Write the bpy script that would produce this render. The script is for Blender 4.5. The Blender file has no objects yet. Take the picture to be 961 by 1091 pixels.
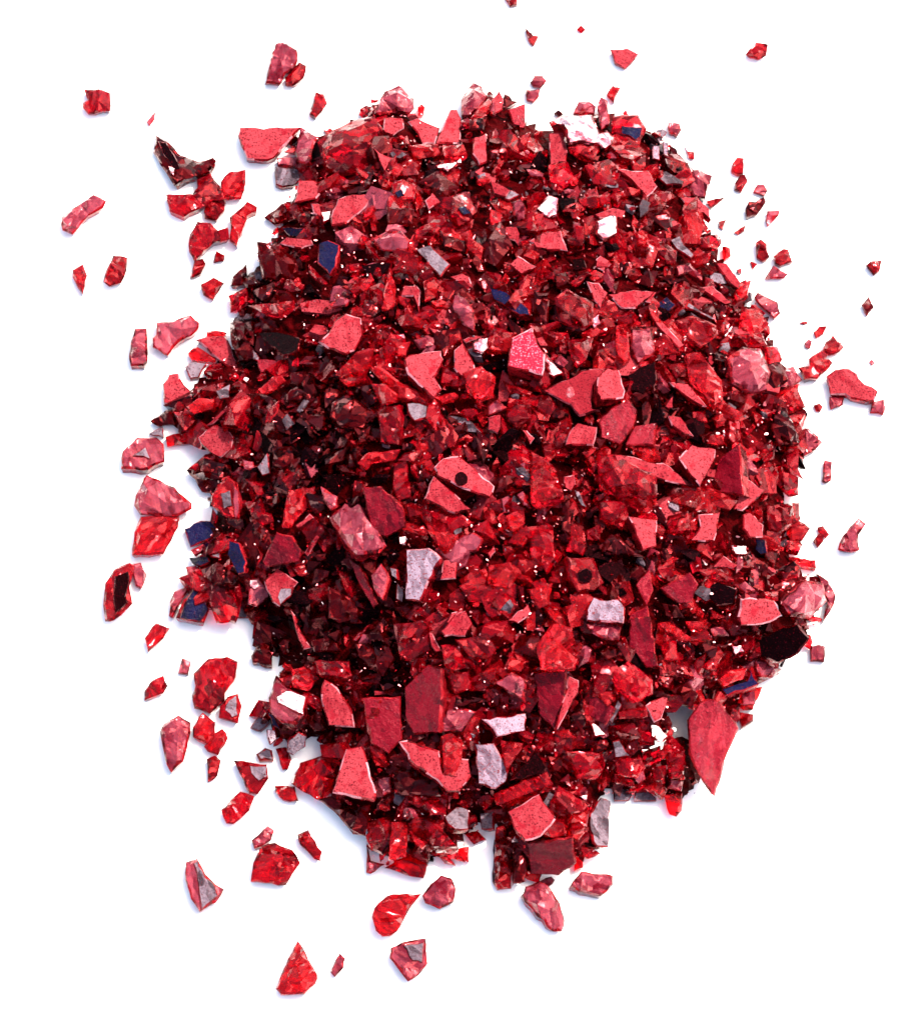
# Crushed red glass heaped on a white surface, seen from above in sunlight.
import bpy, math, random, bmesh
from mathutils import Vector, Matrix, geometry

scene = bpy.context.scene
U = 0.0002                     # metres per picture unit at the ground (the frame is about 19 cm wide)

# ------------------------------------------------------------------ camera
TILT = math.radians(17)
DIST = 0.95
W_, H_ = 961.0, 1091.0
CAM = Vector((0, -math.sin(TILT) * DIST, math.cos(TILT) * DIST))
ROT = Matrix.Rotation(TILT, 3, 'X')
cam_data = bpy.data.cameras.new('camera')
cam = bpy.data.objects.new('camera', cam_data)
scene.collection.objects.link(cam)
cam.location = CAM
cam.rotation_euler = (TILT, 0, 0)
cam_data.sensor_fit = 'HORIZONTAL'
cam_data.sensor_width = 36.0
cam_data.lens = 36.0 * DIST / (W_ * U)
cam_data.clip_start = 0.01
cam_data.clip_end = 500.0
scene.camera = cam

# ------------------------------------------------------------------ light
SUN_ELEV = math.radians(55)
SUN_AZ = math.radians(50)      # clockwise from +Y: from the upper right of the picture
TO_SUN = Vector((math.cos(SUN_ELEV) * math.sin(SUN_AZ), math.cos(SUN_ELEV) * math.cos(SUN_AZ), math.sin(SUN_ELEV)))
TO_CAM = CAM.normalized()
HALF = (TO_SUN + TO_CAM).normalized()
world = bpy.data.worlds.new('World')
scene.world = world
world.use_nodes = True
wn = world.node_tree
bg = wn.nodes['Background']
sky = wn.nodes.new('ShaderNodeTexSky')
sky.sky_type = 'NISHITA'
sky.sun_disc = False
sky.sun_elevation = SUN_ELEV
sky.sun_rotation = SUN_AZ
sky.altitude = 100
sky.dust_density = 5.0
sky.ozone_density = 0.4
wn.links.new(sky.outputs['Color'], bg.inputs['Color'])
bg.inputs['Strength'].default_value = 0.14
sd = bpy.data.lights.new('sun', 'SUN')
sd.energy = 3.1
sd.angle = math.radians(0.5)
sd.color = (1.0, 0.95, 0.9)
sun = bpy.data.objects.new('sun', sd)
scene.collection.objects.link(sun)
sun.rotation_euler = TO_SUN.to_track_quat('Z', 'Y').to_euler()
scene.view_settings.view_transform = 'Standard'
scene.view_settings.look = 'None'
scene.view_settings.gamma = 1
scene.view_settings.exposure = 1.9
scene.view_settings.use_curve_mapping = False
cy = scene.cycles
cy.use_denoising = True
cy.max_bounces = 12
cy.diffuse_bounces = 4
cy.glossy_bounces = 4
cy.transmission_bounces = 10
cy.transparent_max_bounces = 6
cy.caustics_reflective = False
cy.caustics_refractive = True
cy.blur_glossy = 0.1
cy.sample_clamp_indirect = 6.0

DATA = """
T 40 0 3.203
m0 rose chip with a frosted pale top|812,147 850,145 886,170 890,205 870,235 845,250 828,288 778,282 783,250 800,180
c0 crimson lobed chip leaning on the frosted rose one|893,210 918,222 910,262 872,293 845,292 845,262 865,240
c0 boxy maroon chip with a notched side|158,302 210,302 248,315 248,378 172,387 152,365 155,350 172,340 165,325
m0 tiny rose sliver lying alone|406,375 400,405 382,430 372,415
d0 dark hooked splinter with a black wedge hollow|404,460 440,478 468,505 488,528 550,550 600,535 610,548 590,580 540,600 500,612 466,633 440,590 395,520
c0 maroon lump joining three loose chips|545,600 590,590 620,630 640,680 600,680 580,700 540,700 525,670 545,640
c0 swallowtail crimson chip|438,662 525,660 560,680 570,700 545,715 500,740 450,720
r0 bright red leaf shaped chip with a square corner|625,620 655,585 710,578 706,650 696,680 650,682 630,670
r0 red bud shaped chip|590,685 640,680 640,715 610,752 570,745 568,715
r0 red chip with a flared neck|690,712 715,686 750,705 748,720 715,735 705,770 680,838 655,820 660,780 655,740
c0 crimson chip with yellowish glints|520,800 545,755 590,760 615,785 650,775 655,815 600,830 560,870 535,895 515,835
r0 tiny red chip with a nick|610,855 640,870 637,890 600,897 605,875
r0 small red teardrop chip|535,890 565,880 575,900 558,935 520,950
r0 red five sided chip over a grey edge|555,970 600,945 638,965 622,990 600,1025 565,1005
m0 long rose bar lying aslant|80,740 190,662 235,685 225,708 175,735 120,800 85,785 80,765
r0 egg shaped red chip with a cut top|258,870 308,878 305,920 285,965 245,978 225,962 235,920
c0 pointed crimson fang|120,920 155,900 170,940 163,975 155,1005 135,975 120,945
T 200 80 5.339
p3 large pink trapezoid with dark outlined edges|297,292 645,292 570,380 490,470 450,485 335,475 285,340
m1 rough rose block beside the pink trapezoid|645,292 745,350 715,400 690,490 640,500 610,440 630,350
m1 small striped rose chip|510,470 630,460 630,520 510,515
g0 smoky purple block|500,515 640,530 640,590 605,625 540,635 500,620 495,550
k1 black splinter beside the big ruby oval|740,355 770,400 760,460 700,490 705,400
r0 small red capsule with purple ends|725,92 775,105 795,160 765,205 730,238 693,222 710,165
c0 pale spotted chip on the rim|770,310 810,298 830,315 790,345
T 230 60 3.844
c2 largest glossy ruby oval|415,350 480,300 580,255 650,245 690,300 680,340 640,380 670,440 600,480 500,490 450,450
p3 flat salmon pentagon|340,505 400,505 450,535 410,580 320,597
p3 long flat salmon plate|500,580 560,560 610,560 635,575 615,615 540,680 475,690 470,655
p2 small salmon wedge holding a white spot|390,600 420,600 470,640 430,660 400,640
w3 small white glinting chip|430,640 470,630 470,665 440,680
d1 dark spiky chip on the rim|195,660 270,600 310,640 300,680 240,690
d2 square dark chip|320,640 390,630 395,670 340,680
n2 navy bar|270,700 370,700 375,740 300,735
p3 narrow salmon strip|260,765 290,738 390,750 400,770 350,785
n3 tall navy mirror chip|420,765 460,750 505,770 490,860 465,895 415,845
d2 hollow dark red triangle with bright edges|165,755 230,770 320,820 370,900 300,920 190,910
m3 frosted pear shaped chip|640,745 700,715 760,715 800,755 790,790 740,800 670,790
g3 silver striped splinter|820,790 880,770 960,850 920,900 870,850
r3 bright flat red hexagon|850,920 890,900 925,920 900,985 855,1000
c1 crimson heap edge chip with a pale flank|70,900 125,850 130,940 60,940
c1 dark crimson chip on the rim|50,980 125,945 130,1020 60,1050
r2 red crescent chip|150,960 240,920 250,960 190,1000
r3 long red blade|130,1020 320,1000 260,1060 190,1050
c2 pointed red splinter below the navy chip|380,850 460,930 440,935 380,880
T 380 80 5.339
m1 pale pink crystal crowning the rim|100,220 135,130 160,90 240,55 280,90 325,130 330,190 300,220 200,210
p2 small rough salmon plate|160,240 260,240 270,300 210,340 150,320
r1 little red nub on the rim|345,180 370,160 388,180 380,230 345,230
p2 wide salmon wedge|290,260 345,240 470,295 445,385 370,390 350,330
p2 upright salmon trapezoid on the rim|450,385 530,190 570,190 595,240 590,385
m1 pointed pale mauve crystal on the rim|595,140 660,38 710,60 745,120 700,190 640,240 595,230
r2 red triangular chip|690,190 750,130 770,150 720,240 650,240
p1 salmon tooth on the rim|765,140 810,85 835,130 830,190 780,215
d1 dark gabled chip on the rim|835,95 915,150 880,170 840,200
v1 maroon slab on the rim|860,190 960,160 960,300 900,290
d2 dark lens shaped chip with a pink streak|640,250 745,240 720,320 640,310
p3 dull rose upright slab|665,350 735,330 745,490 700,505 660,440
r3 bright red bar|290,395 460,390 480,450 350,475 320,450
r3 bright red bar with white flecks|490,395 610,400 630,450 500,460
w3 white streaked glinting chip|450,510 540,495 590,470 600,500 520,545 460,530
g3 silver grey triangle|185,440 230,420 290,450 250,475 200,465
p2 small salmon spike|95,410 130,440 210,470 160,545 130,480
r2 glossy red droplet|220,490 260,530 230,580 180,560
c3 purple tinted crimson plate with a navy spot|195,620 260,590 340,630 330,700 220,710
p3 tiny salmon bird shape|390,710 430,665 480,720 440,740 410,760
r2 small red disc|680,600 720,570 760,590 730,615
p3 salmon kite|760,600 800,610 875,650 850,690 780,670
g2 crumpled silver chip|810,690 880,650 930,680 870,710
m3 pale rose rounded chip|885,720 930,705 960,740 960,820 910,830 890,780
c2 ruby chip framing a blue spot|545,690 640,660 690,780 640,840 540,790
p2 salmon crumb with a bent corner|810,930 850,860 910,860 930,900 920,970 900,940 870,930
r2 glossy red half moon|760,760 830,790 820,850 770,860
c2 long ruby wedge with bright edges|330,880 480,790 520,830 420,920 330,930
d2 dark crimson slab|470,880 640,960 620,1010 500,970
d2 maroon chip with brown veins|170,750 330,760 320,850 180,850
T 560 80 5.339
m0 rose hexagon above the rim|25,40 50,0 95,0 120,30 85,70 40,60
m0 pale pink chip with a purple foot|0,80 85,75 75,120 45,155 5,140
w4 largest blazing white glint|130,265 220,230 380,225 420,330 470,320 500,350 490,400 450,430 400,400 300,385 240,395 215,290 140,285
m1 rose gable chip behind the white glint|300,150 360,145 400,175 390,220 270,220
m2 tall pink crystal with dark stripes|405,180 430,120 465,145 480,280 430,310
r0 little red brick on the rim|460,115 495,55 540,70 505,160
d1 small grey pink point|160,215 185,195 215,220 190,235
c2 cut ruby block with a navy window|500,230 640,220 690,300 650,400 520,400 495,320
p3 tall salmon plate under the white glint|130,330 205,290 240,440 230,490 140,510
r3 bright red chip under the white glint|240,410 320,390 420,430 380,480 300,440
c2 deep crimson hexagon|130,510 240,490 280,580 210,630 140,600
m3 long pink lens|0,535 60,535 105,560 95,580 30,575
m1 round pink bead|810,270 875,270 885,310 860,350 815,330
g1 pale grey pink bead|740,310 780,300 805,320 780,355
s1 white bubble shaped bead|725,400 760,400 765,480 725,470
s1 upright white bead|780,380 810,380 810,450 785,450
d1 small dark beaded chip|820,400 860,420 870,460 820,465
r0 red curl shaped sliver off the rim|905,395 920,430 960,435 960,480 930,475
g2 dark grey striped lens|730,560 800,540 900,600 890,620 800,620
p3 large flat salmon plate with a pointed tail|520,535 600,540 700,540 750,630 690,690 640,640 600,590
g3 small pale blue triangle|640,740 660,700 710,720 700,770 650,810
w3 blown out pink white glint|60,760 130,680 190,700 180,800 130,815
k2 black pitted chip|180,690 290,700 280,750 210,770 190,740
c2 crimson brick|300,700 480,670 480,720 380,760 300,750
w3 cream white glinting face|400,830 480,790 520,800 520,900 440,945 400,900
p3 curved salmon brow above the cream glint|390,790 500,750 570,770 550,810 420,810
r2 tall red flame chip|610,790 640,830 620,890 600,850
r2 small orange red flame chip|680,800 700,850 640,880
c2 glossy crimson cushion|600,890 690,890 690,950 640,960
p3 broad salmon wedge|20,940 100,890 200,880 240,1000 130,990 60,980
m3 tiny pink ring chip|265,830 310,840 315,880 270,870
p2 small salmon corner|400,1050 420,1020 490,1070 470,1089 400,1089
p2 salmon roof shaped chip|790,840 850,820 890,850 870,880 760,875
g2 taupe curved plate|800,900 870,890 900,960 960,1020 940,1040 860,990
c1 dark ruby dome|650,960 780,940 860,1000 850,1080 700,1070
d2 dark veined slab|220,910 350,910 320,970 240,960
T 700 80 5.339
m1 pink square crystal on the rim|170,540 230,535 315,570 275,700 190,680 165,620
p2 smooth salmon lobe|130,690 230,690 300,760 310,820 270,780 190,770
r0 red thorn poking off the rim|280,715 390,690 340,730 305,760
c2 crimson wedge|205,930 340,900 370,940 360,970 250,980
w2 small white wedge|240,900 300,875 310,885 250,910
r1 small red bead on the rim|370,975 415,980 420,1030 380,1060
r0 red pod with a dark cap|455,465 495,470 490,560 455,565 420,545 430,500
r0 red kernel with a white spot|470,570 500,560 518,600 480,665 440,650 445,610
m0 dusky pink cap shaped chip|570,620 610,620 630,655 610,690 545,665
d0 purple cup shaped chip with a white middle|520,715 560,720 610,690 620,720 570,790 510,808 503,760
m0 pink chip with a dark maroon heel|625,770 700,768 690,800 630,860 615,825
r0 tiny red arrowhead|350,830 395,820 375,880 350,865
r0 small red leaf|505,850 495,890 460,908 433,895
r0 large red bean|560,950 590,930 625,960 640,1030 600,1060 565,1040
r0 red domed chip with a dark top|660,1030 720,985 745,990 770,1060 700,1085 670,1070
T 660 0 3.203
c0 dark pink rosette shaped chip|430,185 465,142 508,150 500,190 475,203 445,195
r0 red shield shaped chip|840,905 865,888 895,888 888,925 868,940
c0 rough crimson knob|825,1040 850,1010 868,1050 845,1080
m0 pink fishtail chip|525,905 575,935 560,950 495,953
r0 red crumb beside the large bean|445,890 470,900 455,920
T 0 0 1
p0 rust red fan shaped chip|650,52 668,50 681,57 672,68 666,73 655,66
r0 red crumb cut by the top of the picture|537,-2 551,-2 551,5 543,7
c0 small crimson spike above the rim|560,29 568,37 574,38 569,49 563,42
c0 tiny crimson grain|614,31 619,26 624,31 619,35
T 180 270 5.339
p3 big sparkling salmon fan|150,490 215,470 310,465 335,490 400,660 330,640 240,570
r2 red cap behind the salmon fan|215,445 270,437 335,450 310,468 215,470
r1 open red clamp shaped chip|105,570 160,530 270,600 260,620 130,605
g0 grey lavender foot chip|90,640 130,610 215,625 170,705 120,710
p1 rounded salmon pillow|0,685 55,680 90,750 130,790 110,850 40,865 -30,850 -35,740
m1 small pink peak|130,790 160,745 195,800 180,830
g2 dark grey cube|265,780 350,740 345,820 290,830
r3 glossy red tongue|100,870 170,820 260,830 250,880 140,910
k3 black marbled plate with a pink edge|500,450 620,440 750,480 730,550 650,580 570,520
g2 lilac gleaming button|475,545 515,590 510,610 475,600
r3 glossy orange red leaf|490,790 590,700 640,690 665,725 600,780 540,805
d3 magenta plate with a black ring|690,680 780,670 780,710 730,750 690,740
c3 magenta hexagon|670,800 730,750 775,790 745,830 670,835
c3 narrow wine red strip|560,890 630,830 620,900 580,960 545,970
g3 grey green kite|640,950 675,905 720,970 670,1010
r2 short red finger|800,870 850,810 855,840 830,875
p2 sparkling pink blade|210,980 350,840 370,845 330,900 250,970
p2 small salmon notch|30,910 100,895 80,965
m2 upright dark rose stub|385,500 430,500 420,560 380,570
d2 curved black crimson column|345,390 480,380 490,600 400,620 350,480
v2 wine red slab|500,600 640,600 620,650 520,680
T 350 270 5.339
p5 big flat bright salmon chip|0,450 60,360 100,340 185,365 195,470 150,550 100,570 0,540 -60,500
p4 salmon dog head plate|430,600 470,570 640,550 655,600 605,700 645,770 600,820 510,740 450,680
p3 salmon pear|715,550 765,505 830,630 820,680 760,700 710,650
p2 salmon cap sheltering a silver chip|690,130 760,110 800,130 820,200 760,170
p2 flat salmon shelf|765,490 840,465 900,465 850,490 780,510
w3 silver cut chip|820,510 850,480 910,480 910,540 870,570 820,550
m3 upright magenta crystal with white core|710,240 780,250 830,330 830,450 760,400 700,310
m2 glossy pink pebble|480,490 560,460 620,480 600,530 520,550
r2 red block|370,510 470,500 440,580 390,580
w2 small golden glint|380,465 430,455 435,485 390,490
g3 flat grey plate with a red rim|445,850 520,850 640,900 600,930 490,950 450,900
r3 long red wedge running aslant|230,650 290,640 420,740 600,820 620,870 560,870 400,820
r4 glossy red plate|240,740 320,740 390,800 380,850 300,860
r3 speckled red cushion|40,690 160,560 260,540 240,640 200,740 110,760
c3 upright ruby slab|285,880 400,860 415,960 400,1089 290,1080
d2 dark ruby boulder|20,850 110,800 260,900 200,1000 80,1000 10,930
r2 red tip|165,1080 185,1010 240,980 220,1070
r3 sparkling red bowl|760,680 870,640 950,700 940,820 860,850 790,790
r2 red petals chip|75,185 150,160 200,200 150,230
r2 slim red bar|170,200 240,110 260,150 200,215
r3 tall thin red blade|300,310 345,90 385,200 380,290 340,320
p2 small salmon clasp|430,180 500,180 525,210 515,330 480,240 410,240
c2 dim red shelf|380,270 400,240 470,260 440,310
d2 dark plum chip|280,130 320,130 310,210 285,190
r2 red shard beside the pear|680,460 750,450 760,490 680,540
c2 deep red prism|640,640 740,680 740,760 640,740
r2 red striped fragment|600,820 720,790 740,810 650,850
p2 pink arrow|570,420 620,430 660,490 640,500
m2 rosy triangle with brown top|0,290 80,240 130,270 100,300 20,310
T 520 270 5.339
x5 magenta speckled plate with a pale rim|135,480 255,415 280,510 325,570 310,690 110,640
p3 long salmon triangle holding a red drop|305,780 480,700 540,660 670,650 600,750 590,890 640,895 520,925 470,860
p5 rounded salmon tile resting on the long triangle|625,700 680,650 745,660 780,780 770,820 640,835 620,790
p4 bright salmon molar|465,1010 510,960 620,985 620,1010 600,1089 440,1089
p2 salmon crumb near the molar|190,1000 220,1005 265,1050 240,1085
p3 salmon shield|125,60 170,10 275,70 190,115
p3 bright salmon hook|560,155 630,165 680,220 640,310 600,260
p3 long salmon plate with a rough rim|680,230 830,205 950,215 890,270 840,310 760,310
p2 salmon cube|615,30 640,10 690,40 660,100 620,80
c3 clear ruby oval|380,250 450,200 600,280 600,400 540,440 400,390
w2 silvery curl|580,380 630,340 640,400 600,430
r2 red arrow|340,440 420,460 420,480 360,490
c3 crimson window|450,490 600,480 560,600 510,640 460,560
n2 long navy blade|0,180 110,220 230,310 240,350 180,350 30,260
k2 black hollow with silver specks|790,690 950,610 960,740 880,800 810,780
r2 ribbed red column|730,410 790,400 810,600 770,620 720,540
m2 pearly red boulder|810,430 920,420 950,560 850,630 810,560
v3 large flat red plate beside the molar|630,950 700,880 800,830 850,890 830,980 750,1089 640,1050
v2 ruby pane|830,980 960,960 940,1089 780,1089
c2 crimson cushion|110,820 250,830 240,950 160,990 100,940
m3 small white topped roof chip|0,870 55,825 110,880 50,905 0,920
p3 small salmon square|0,930 75,915 75,960 55,1025 0,1000
w2 cream ragged glint|320,560 370,620 430,680 370,705 330,650
r2 red bridge|80,720 250,790 240,810 120,790
d2 dark ribbed slab|260,210 350,220 340,400 260,390
k2 small black wedge|480,30 540,20 560,80 480,90
c2 red and maroon roof|460,170 560,100 590,120 500,180
T 690 270 5.339
p3 smooth salmon oval on the rim|390,55 450,50 530,160 520,200 470,170
r1 red end chip on the rim|530,160 590,150 570,240 510,270 490,230
p2 tiny salmon thumb|505,90 535,80 535,110 515,110
m1 pale pink frosted block on the rim|605,250 625,220 740,275 755,340 720,370 640,300
m3 frosted ribbed pink chip|160,70 240,50 310,130 310,160 230,110 170,130
p3 salmon blade|290,195 370,180 480,280 440,290
g3 long thin taupe needle|170,240 390,370 360,375 200,290
p3 slim salmon splinter|40,390 90,390 210,520 180,540 100,460
r3 red disc with a bright rim|155,380 260,350 390,410 400,460 300,540 200,460
m4 large milky crimson boulder|450,600 540,530 640,540 700,680 680,780 590,810 480,740
r3 open red shell with a cream core|205,570 300,560 420,720 430,830 380,860 240,740
r2 vivid red knob|670,530 740,530 770,600 740,640 690,630
p3 salmon pointed blade|120,730 230,740 340,870 310,870 190,790
p4 bright salmon feather|115,920 190,930 265,1040 210,1030 140,980
p2 upright pink sliver|100,870 145,810 145,890
w3 white needle|435,465 500,375 470,440 445,470
c2 dim crimson ledge|400,540 430,470 650,450 680,520 600,530
d2 dark glossy corner|200,150 330,200 300,250 180,230
n2 small blue black chip|40,290 110,240 160,290 120,330
m2 pale pink ledge|700,680 830,640 880,720 820,770 720,740
r2 deep red pocket|730,790 860,740 850,810 800,860 730,830
d3 tall dark shell with a taupe edge|740,870 790,880 860,1040 860,1089 740,1089 700,1000
c1 round ruby lump|250,900 320,900 340,960 260,990
p2 small pink half disc|460,950 520,950 525,1000 470,1000
r2 red loaf|340,1030 440,1030 430,1089 340,1080
r1 tiny rim bead|835,930 870,930 870,960 840,965
m1 dusky rose diamond on the rim|870,1020 910,990 970,1040 975,1075 930,1089 870,1089
p3 small salmon corner with a white edge|-10,210 50,220 20,280 -20,270
r2 speckled red block|540,310 640,320 690,400 640,450 540,440
T 60 320 3.844
m0 upright dusty pink bar|320,115 370,113 375,250 360,268 305,268 298,240 305,170
m0 glossy pink wedge with a wide end|410,88 480,85 550,58 585,90 575,125 480,195 455,228 395,190 395,155 410,140
d1 black purple beak shaped chip|382,495 450,448 480,445 490,510 420,518
p1 small salmon triangle under the pillow|480,455 535,450 520,500 495,490
r1 red brick on the rim|445,560 575,530 580,580 455,600
m0 D shaped pink chip with an inner triangle|270,620 330,560 410,560 440,590 445,660 375,695 265,690
m0 tall pink gable with a striped shoulder|370,715 485,765 555,830 555,855 500,885 345,880 318,840 325,800 350,750
r0 rugged red block below the pink gable|345,885 505,885 500,930 455,1010 440,1040 310,1045 320,950
p3 sparkling pale pink hexagon|580,560 640,508 700,520 725,560 720,610 670,645 630,625 590,590
g1 slim mauve shadowed chip|375,545 435,515 440,560 400,555
r1 orange tipped red fragment|540,440 650,395 640,440 560,460
c1 rim crimson wedge under the pink hexagon|540,690 610,630 740,610 720,650 640,690
T 180 460 5.339
d1 dark crimson spearhead on the rim|97,215 200,150 350,200 380,250 240,350 190,345
r3 red almond with a smoky core|240,370 280,300 330,255 390,290 420,400 400,500 310,480 240,410
n2 navy mirror cap|85,550 180,505 240,505 290,565 210,620 120,655
p2 thin pink strip under the navy cap|120,670 290,585 290,600 140,700
g1 pale grey wedge among the navy chips|190,670 290,610 290,720 230,710
n3 long navy mirror shard|340,620 400,630 440,740 430,800 390,810 330,700
n1 small navy eyed chip|110,715 220,710 230,740 180,765 130,750
m1 glossy pink lump on the rim|95,770 150,760 180,800 140,825 105,800
d2 dark maroon cushion|180,790 280,740 390,820 350,860 240,850
c3 large navy mirror lozenge with pink edge|150,880 200,920 230,1010 200,1089 40,1060 80,960
m1 pink side strip of the navy lozenge|30,910 130,870 60,980 20,1060 0,1050 5,970
c2 large crimson trapezoid|240,870 400,850 420,940 380,1089 270,1089 230,960
g1 small taupe triangle|390,1060 420,950 470,1030 480,1060
p4 salmon heart with a silvery corner|540,850 620,775 735,855 700,920 630,995 590,970
m3 blazing pink white pebble|455,840 510,830 560,890 570,940 500,1000 450,980
v4 flat maroon pentagon|610,570 700,590 755,680 740,740 550,770 530,740
r2 tall glowing red fan|640,540 680,330 830,310 850,370 720,500 680,550
p4 small glowing pink bar|720,530 800,465 825,490 760,540 730,545
p2 slim pink edge|770,690 840,580 860,600 790,710
g2 white blue upright chip|500,200 560,120 575,235 530,250
d2 dim maroon chip with gold flecks|590,90 700,80 710,160 640,210 590,190
m3 pale cracked silver triangle|860,310 960,370 960,430 920,450 880,390
r2 red triangle with striped top|700,270 745,200 770,240 740,280
c1 deep crimson flake cluster|430,400 560,380 600,520 500,540
d2 black hollow rimmed in silver|460,480 570,570 560,640 500,640 460,590
r2 bright orange lens|500,650 520,700 500,760 540,700
r2 small orange block with a white corner|680,760 780,740 800,810 740,820
m2 wine spotted pebble|420,160 480,170 490,220 430,210
T 350 460 5.339
r3 broad red flag shaped chip|165,180 220,120 410,100 380,160 250,180 220,220
v3 clear ruby sheet|190,310 300,310 420,420 440,540 330,600 250,580
m3 streaked rosy shell with a gold rim|5,490 90,410 210,430 330,650 290,690 160,700 100,640
p4 salmon coffin shape|545,380 600,250 720,350 810,440 720,465
p4 salmon plate with a round dark pit|600,200 650,150 740,135 800,180 945,310 920,375 760,320 620,250
s4 lavender speckled tall chip|440,670 570,660 640,720 570,850 520,965 435,955
p3 little salmon square|655,730 730,725 725,835 635,840
c2 crimson chip with a purple spot base|370,180 440,160 470,380 400,390 370,340
r2 curved orange blade|500,440 540,420 600,560 570,570
c2 glossy ruby arch|540,440 760,470 830,520 700,580 600,570
m2 magenta glittering chip|700,620 820,570 880,610 850,680 740,680
r3 glowing red mound|560,560 740,590 730,700 660,700
r2 smooth red hump|480,560 540,530 575,570 560,590
m3 magenta streaked chip|240,820 300,750 350,830 310,960 260,900
v3 long dark splinter with pale veins|110,710 180,760 280,980 250,1000 170,860
d2 near black jagged plate|0,880 160,960 200,1050 60,1089 0,1060
g2 taupe leaf|390,860 430,900 420,970 385,950
w2 silver curl bead|400,600 440,595 440,650 405,640
g3 small smoky triangle|350,770 390,780 390,840 360,820
p2 salmon peak|670,1089 700,1030 760,1010 800,1070 800,1089
r2 red pepper shaped chip|600,990 640,975 680,1040 650,1050
p2 pink splinter tip|905,690 940,650 950,680 920,720
c2 ruby tangle|740,880 860,800 950,900 940,980 800,960
r2 bright scarlet lump|860,790 890,775 920,830 880,870
g2 brown glinting chip|700,550 760,545 760,570 720,590
T 520 460 5.339
r4 bright scarlet pentagon pane|245,110 320,150 375,200 425,340 410,370 245,410
r3 hot red crest|310,100 390,100 380,140 340,180
p3 tiny salmon house shape|430,255 490,245 500,300 470,340 440,320
g2 silver ribbed splinter|490,330 520,340 560,430 530,420
m3 small salmon and grey tongue|160,360 200,335 245,440 200,420
c4 big glassy ruby block|620,130 720,130 960,250 960,360 740,370 630,330
p4 long salmon lit ridge|720,130 830,140 960,180 960,240 830,220 740,180
p4 salmon triangular plate|800,480 960,500 960,650 880,675
d3 dark maroon gable|620,650 700,580 780,640 880,710 640,700
r3 shiny red crest with a dark hollow|445,710 600,720 660,860 600,910 510,910 470,830
s4 flat white silver plate|560,1010 600,940 680,960 740,950 780,1000 770,1089 560,1075
p3 narrow salmon bar|110,1075 225,980 250,1035 170,1089
v3 tall ruby sail|840,870 920,780 940,900 900,990
v3 dark tall knife shape|810,1040 905,990 930,1089 790,1089
r2 glossy scarlet drip|230,900 370,860 350,980 280,1010
c2 crimson tower|230,540 370,560 380,720 330,800 240,700
r2 orange cushion with bright facets|100,480 200,440 210,520 140,570
r2 scarlet wing|130,620 220,530 220,620 200,660
c2 purple ruby bulb|240,860 320,830 350,880 280,920
d2 vertical dark ruby pillar|420,370 470,350 470,600 420,560
c1 dim ruby cube|560,560 640,520 640,620 560,620
c2 sunk maroon panel|630,400 790,380 800,480 760,560 650,500
c2 small ruby lens with white corner|480,590 560,650 530,700 440,680
r2 speckled red lump|0,760 130,740 190,800 120,890 0,870
T 690 460 5.339
p4 salmon triangular cake|180,150 250,70 390,95 385,150 300,310 220,210
p4 salmon flat ridge end|0,180 90,175 180,240 225,305 100,280 0,240
p3 salmon kite on the dark slope|490,440 560,260 665,330 600,400 540,450
p4 salmon bow tie shape|245,620 300,540 290,470 415,455 380,620 330,625
p4 orange salmon barrel|545,470 580,455 660,530 660,600 580,600 545,550
v3 tall clear ruby window|400,160 520,60 545,360 440,350 330,330 380,240
n2 violet oval|610,610 670,610 680,690 640,700 610,670
p3 little salmon tent|370,770 430,705 510,760 490,780
w2 cream ragged chip|470,650 560,650 570,700 500,700
r2 red flowing ribbon|40,800 140,710 180,720 60,800
v3 rosy polygon with a silver streak|75,890 240,800 290,870 250,970 180,980 110,930
k3 black square hollow|350,870 400,850 510,900 490,980 390,990 340,930
r2 small red flame|370,1010 440,1055 400,1065
r2 vivid red pebble|410,990 500,980 500,1010 440,1020
s4 pale pink shining plate|530,950 640,970 720,960 770,1050 700,1089 530,1089
c2 red windowed crystal|740,800 800,740 870,760 860,830 780,850
c1 crimson rim stack|740,200 860,260 860,360 800,370 730,300
p1 dull salmon rim blade|790,160 850,180 890,270 830,240
r0 red hooked rim chip|770,490 850,500 925,550 880,620 830,635 790,570
c1 dark ruby rim slope|680,420 860,400 870,500 760,580 690,560
w2 small white slit|270,440 340,435 335,455 280,455
r2 red stubby shard|240,510 290,470 280,560 230,570
m1 pale lilac ledge on the rim|860,80 960,100 890,140
c1 red ruby slope|670,560 760,580 750,700 680,700
c2 deep ruby saddle|100,480 230,450 250,560 130,570
T 230 650 5.339
d2 dark maroon cliff chip on the rim|200,260 260,160 330,200 320,320 210,300
m2 small blue grey crumpled foil|240,300 300,265 320,330 280,330
p3 thin curved pink splinter|425,0 450,30 480,120 545,215 500,225 470,170
m4 brightest white pebble with purple skirt|300,500 340,370 420,450 520,490 500,600 440,650 370,640 310,580
r3 orange red crest above the white pebble|430,340 500,320 590,390 520,460 440,440
p4 salmon guitar pick|600,440 620,395 690,440 770,560 790,670 640,660 600,520
g1 grey mauve corner on the rim|195,670 270,560 310,640 250,690
w2 pink glowing drop|290,680 340,680 345,740 310,770
n2 slim blue chip|290,580 330,600 370,680 320,660
g3 black speckled silver crumb|410,740 470,695 520,720 510,780 440,830 400,810
c0 grey centred red nut|230,820 280,785 320,800 330,860 250,860
r0 silver faced chip with a red edge|100,855 180,860 290,880 300,960 240,1050 190,1040 150,960
c0 rim crimson pendant|340,790 400,780 430,850 410,910 380,910
c1 rounded glossy red dumpling|430,990 480,870 600,830 690,870 680,1000 600,1089 530,1050
r0 red toothed chip|335,1000 450,1005 470,1089 380,1080 340,1040
p5 big salmon bell|740,790 830,770 910,1040 900,1089 660,1040 700,910
c3 maroon tall prism|840,500 960,500 960,800 900,780 860,690
c2 maroon cavern roof|560,290 760,290 780,440 700,430 590,380
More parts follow.
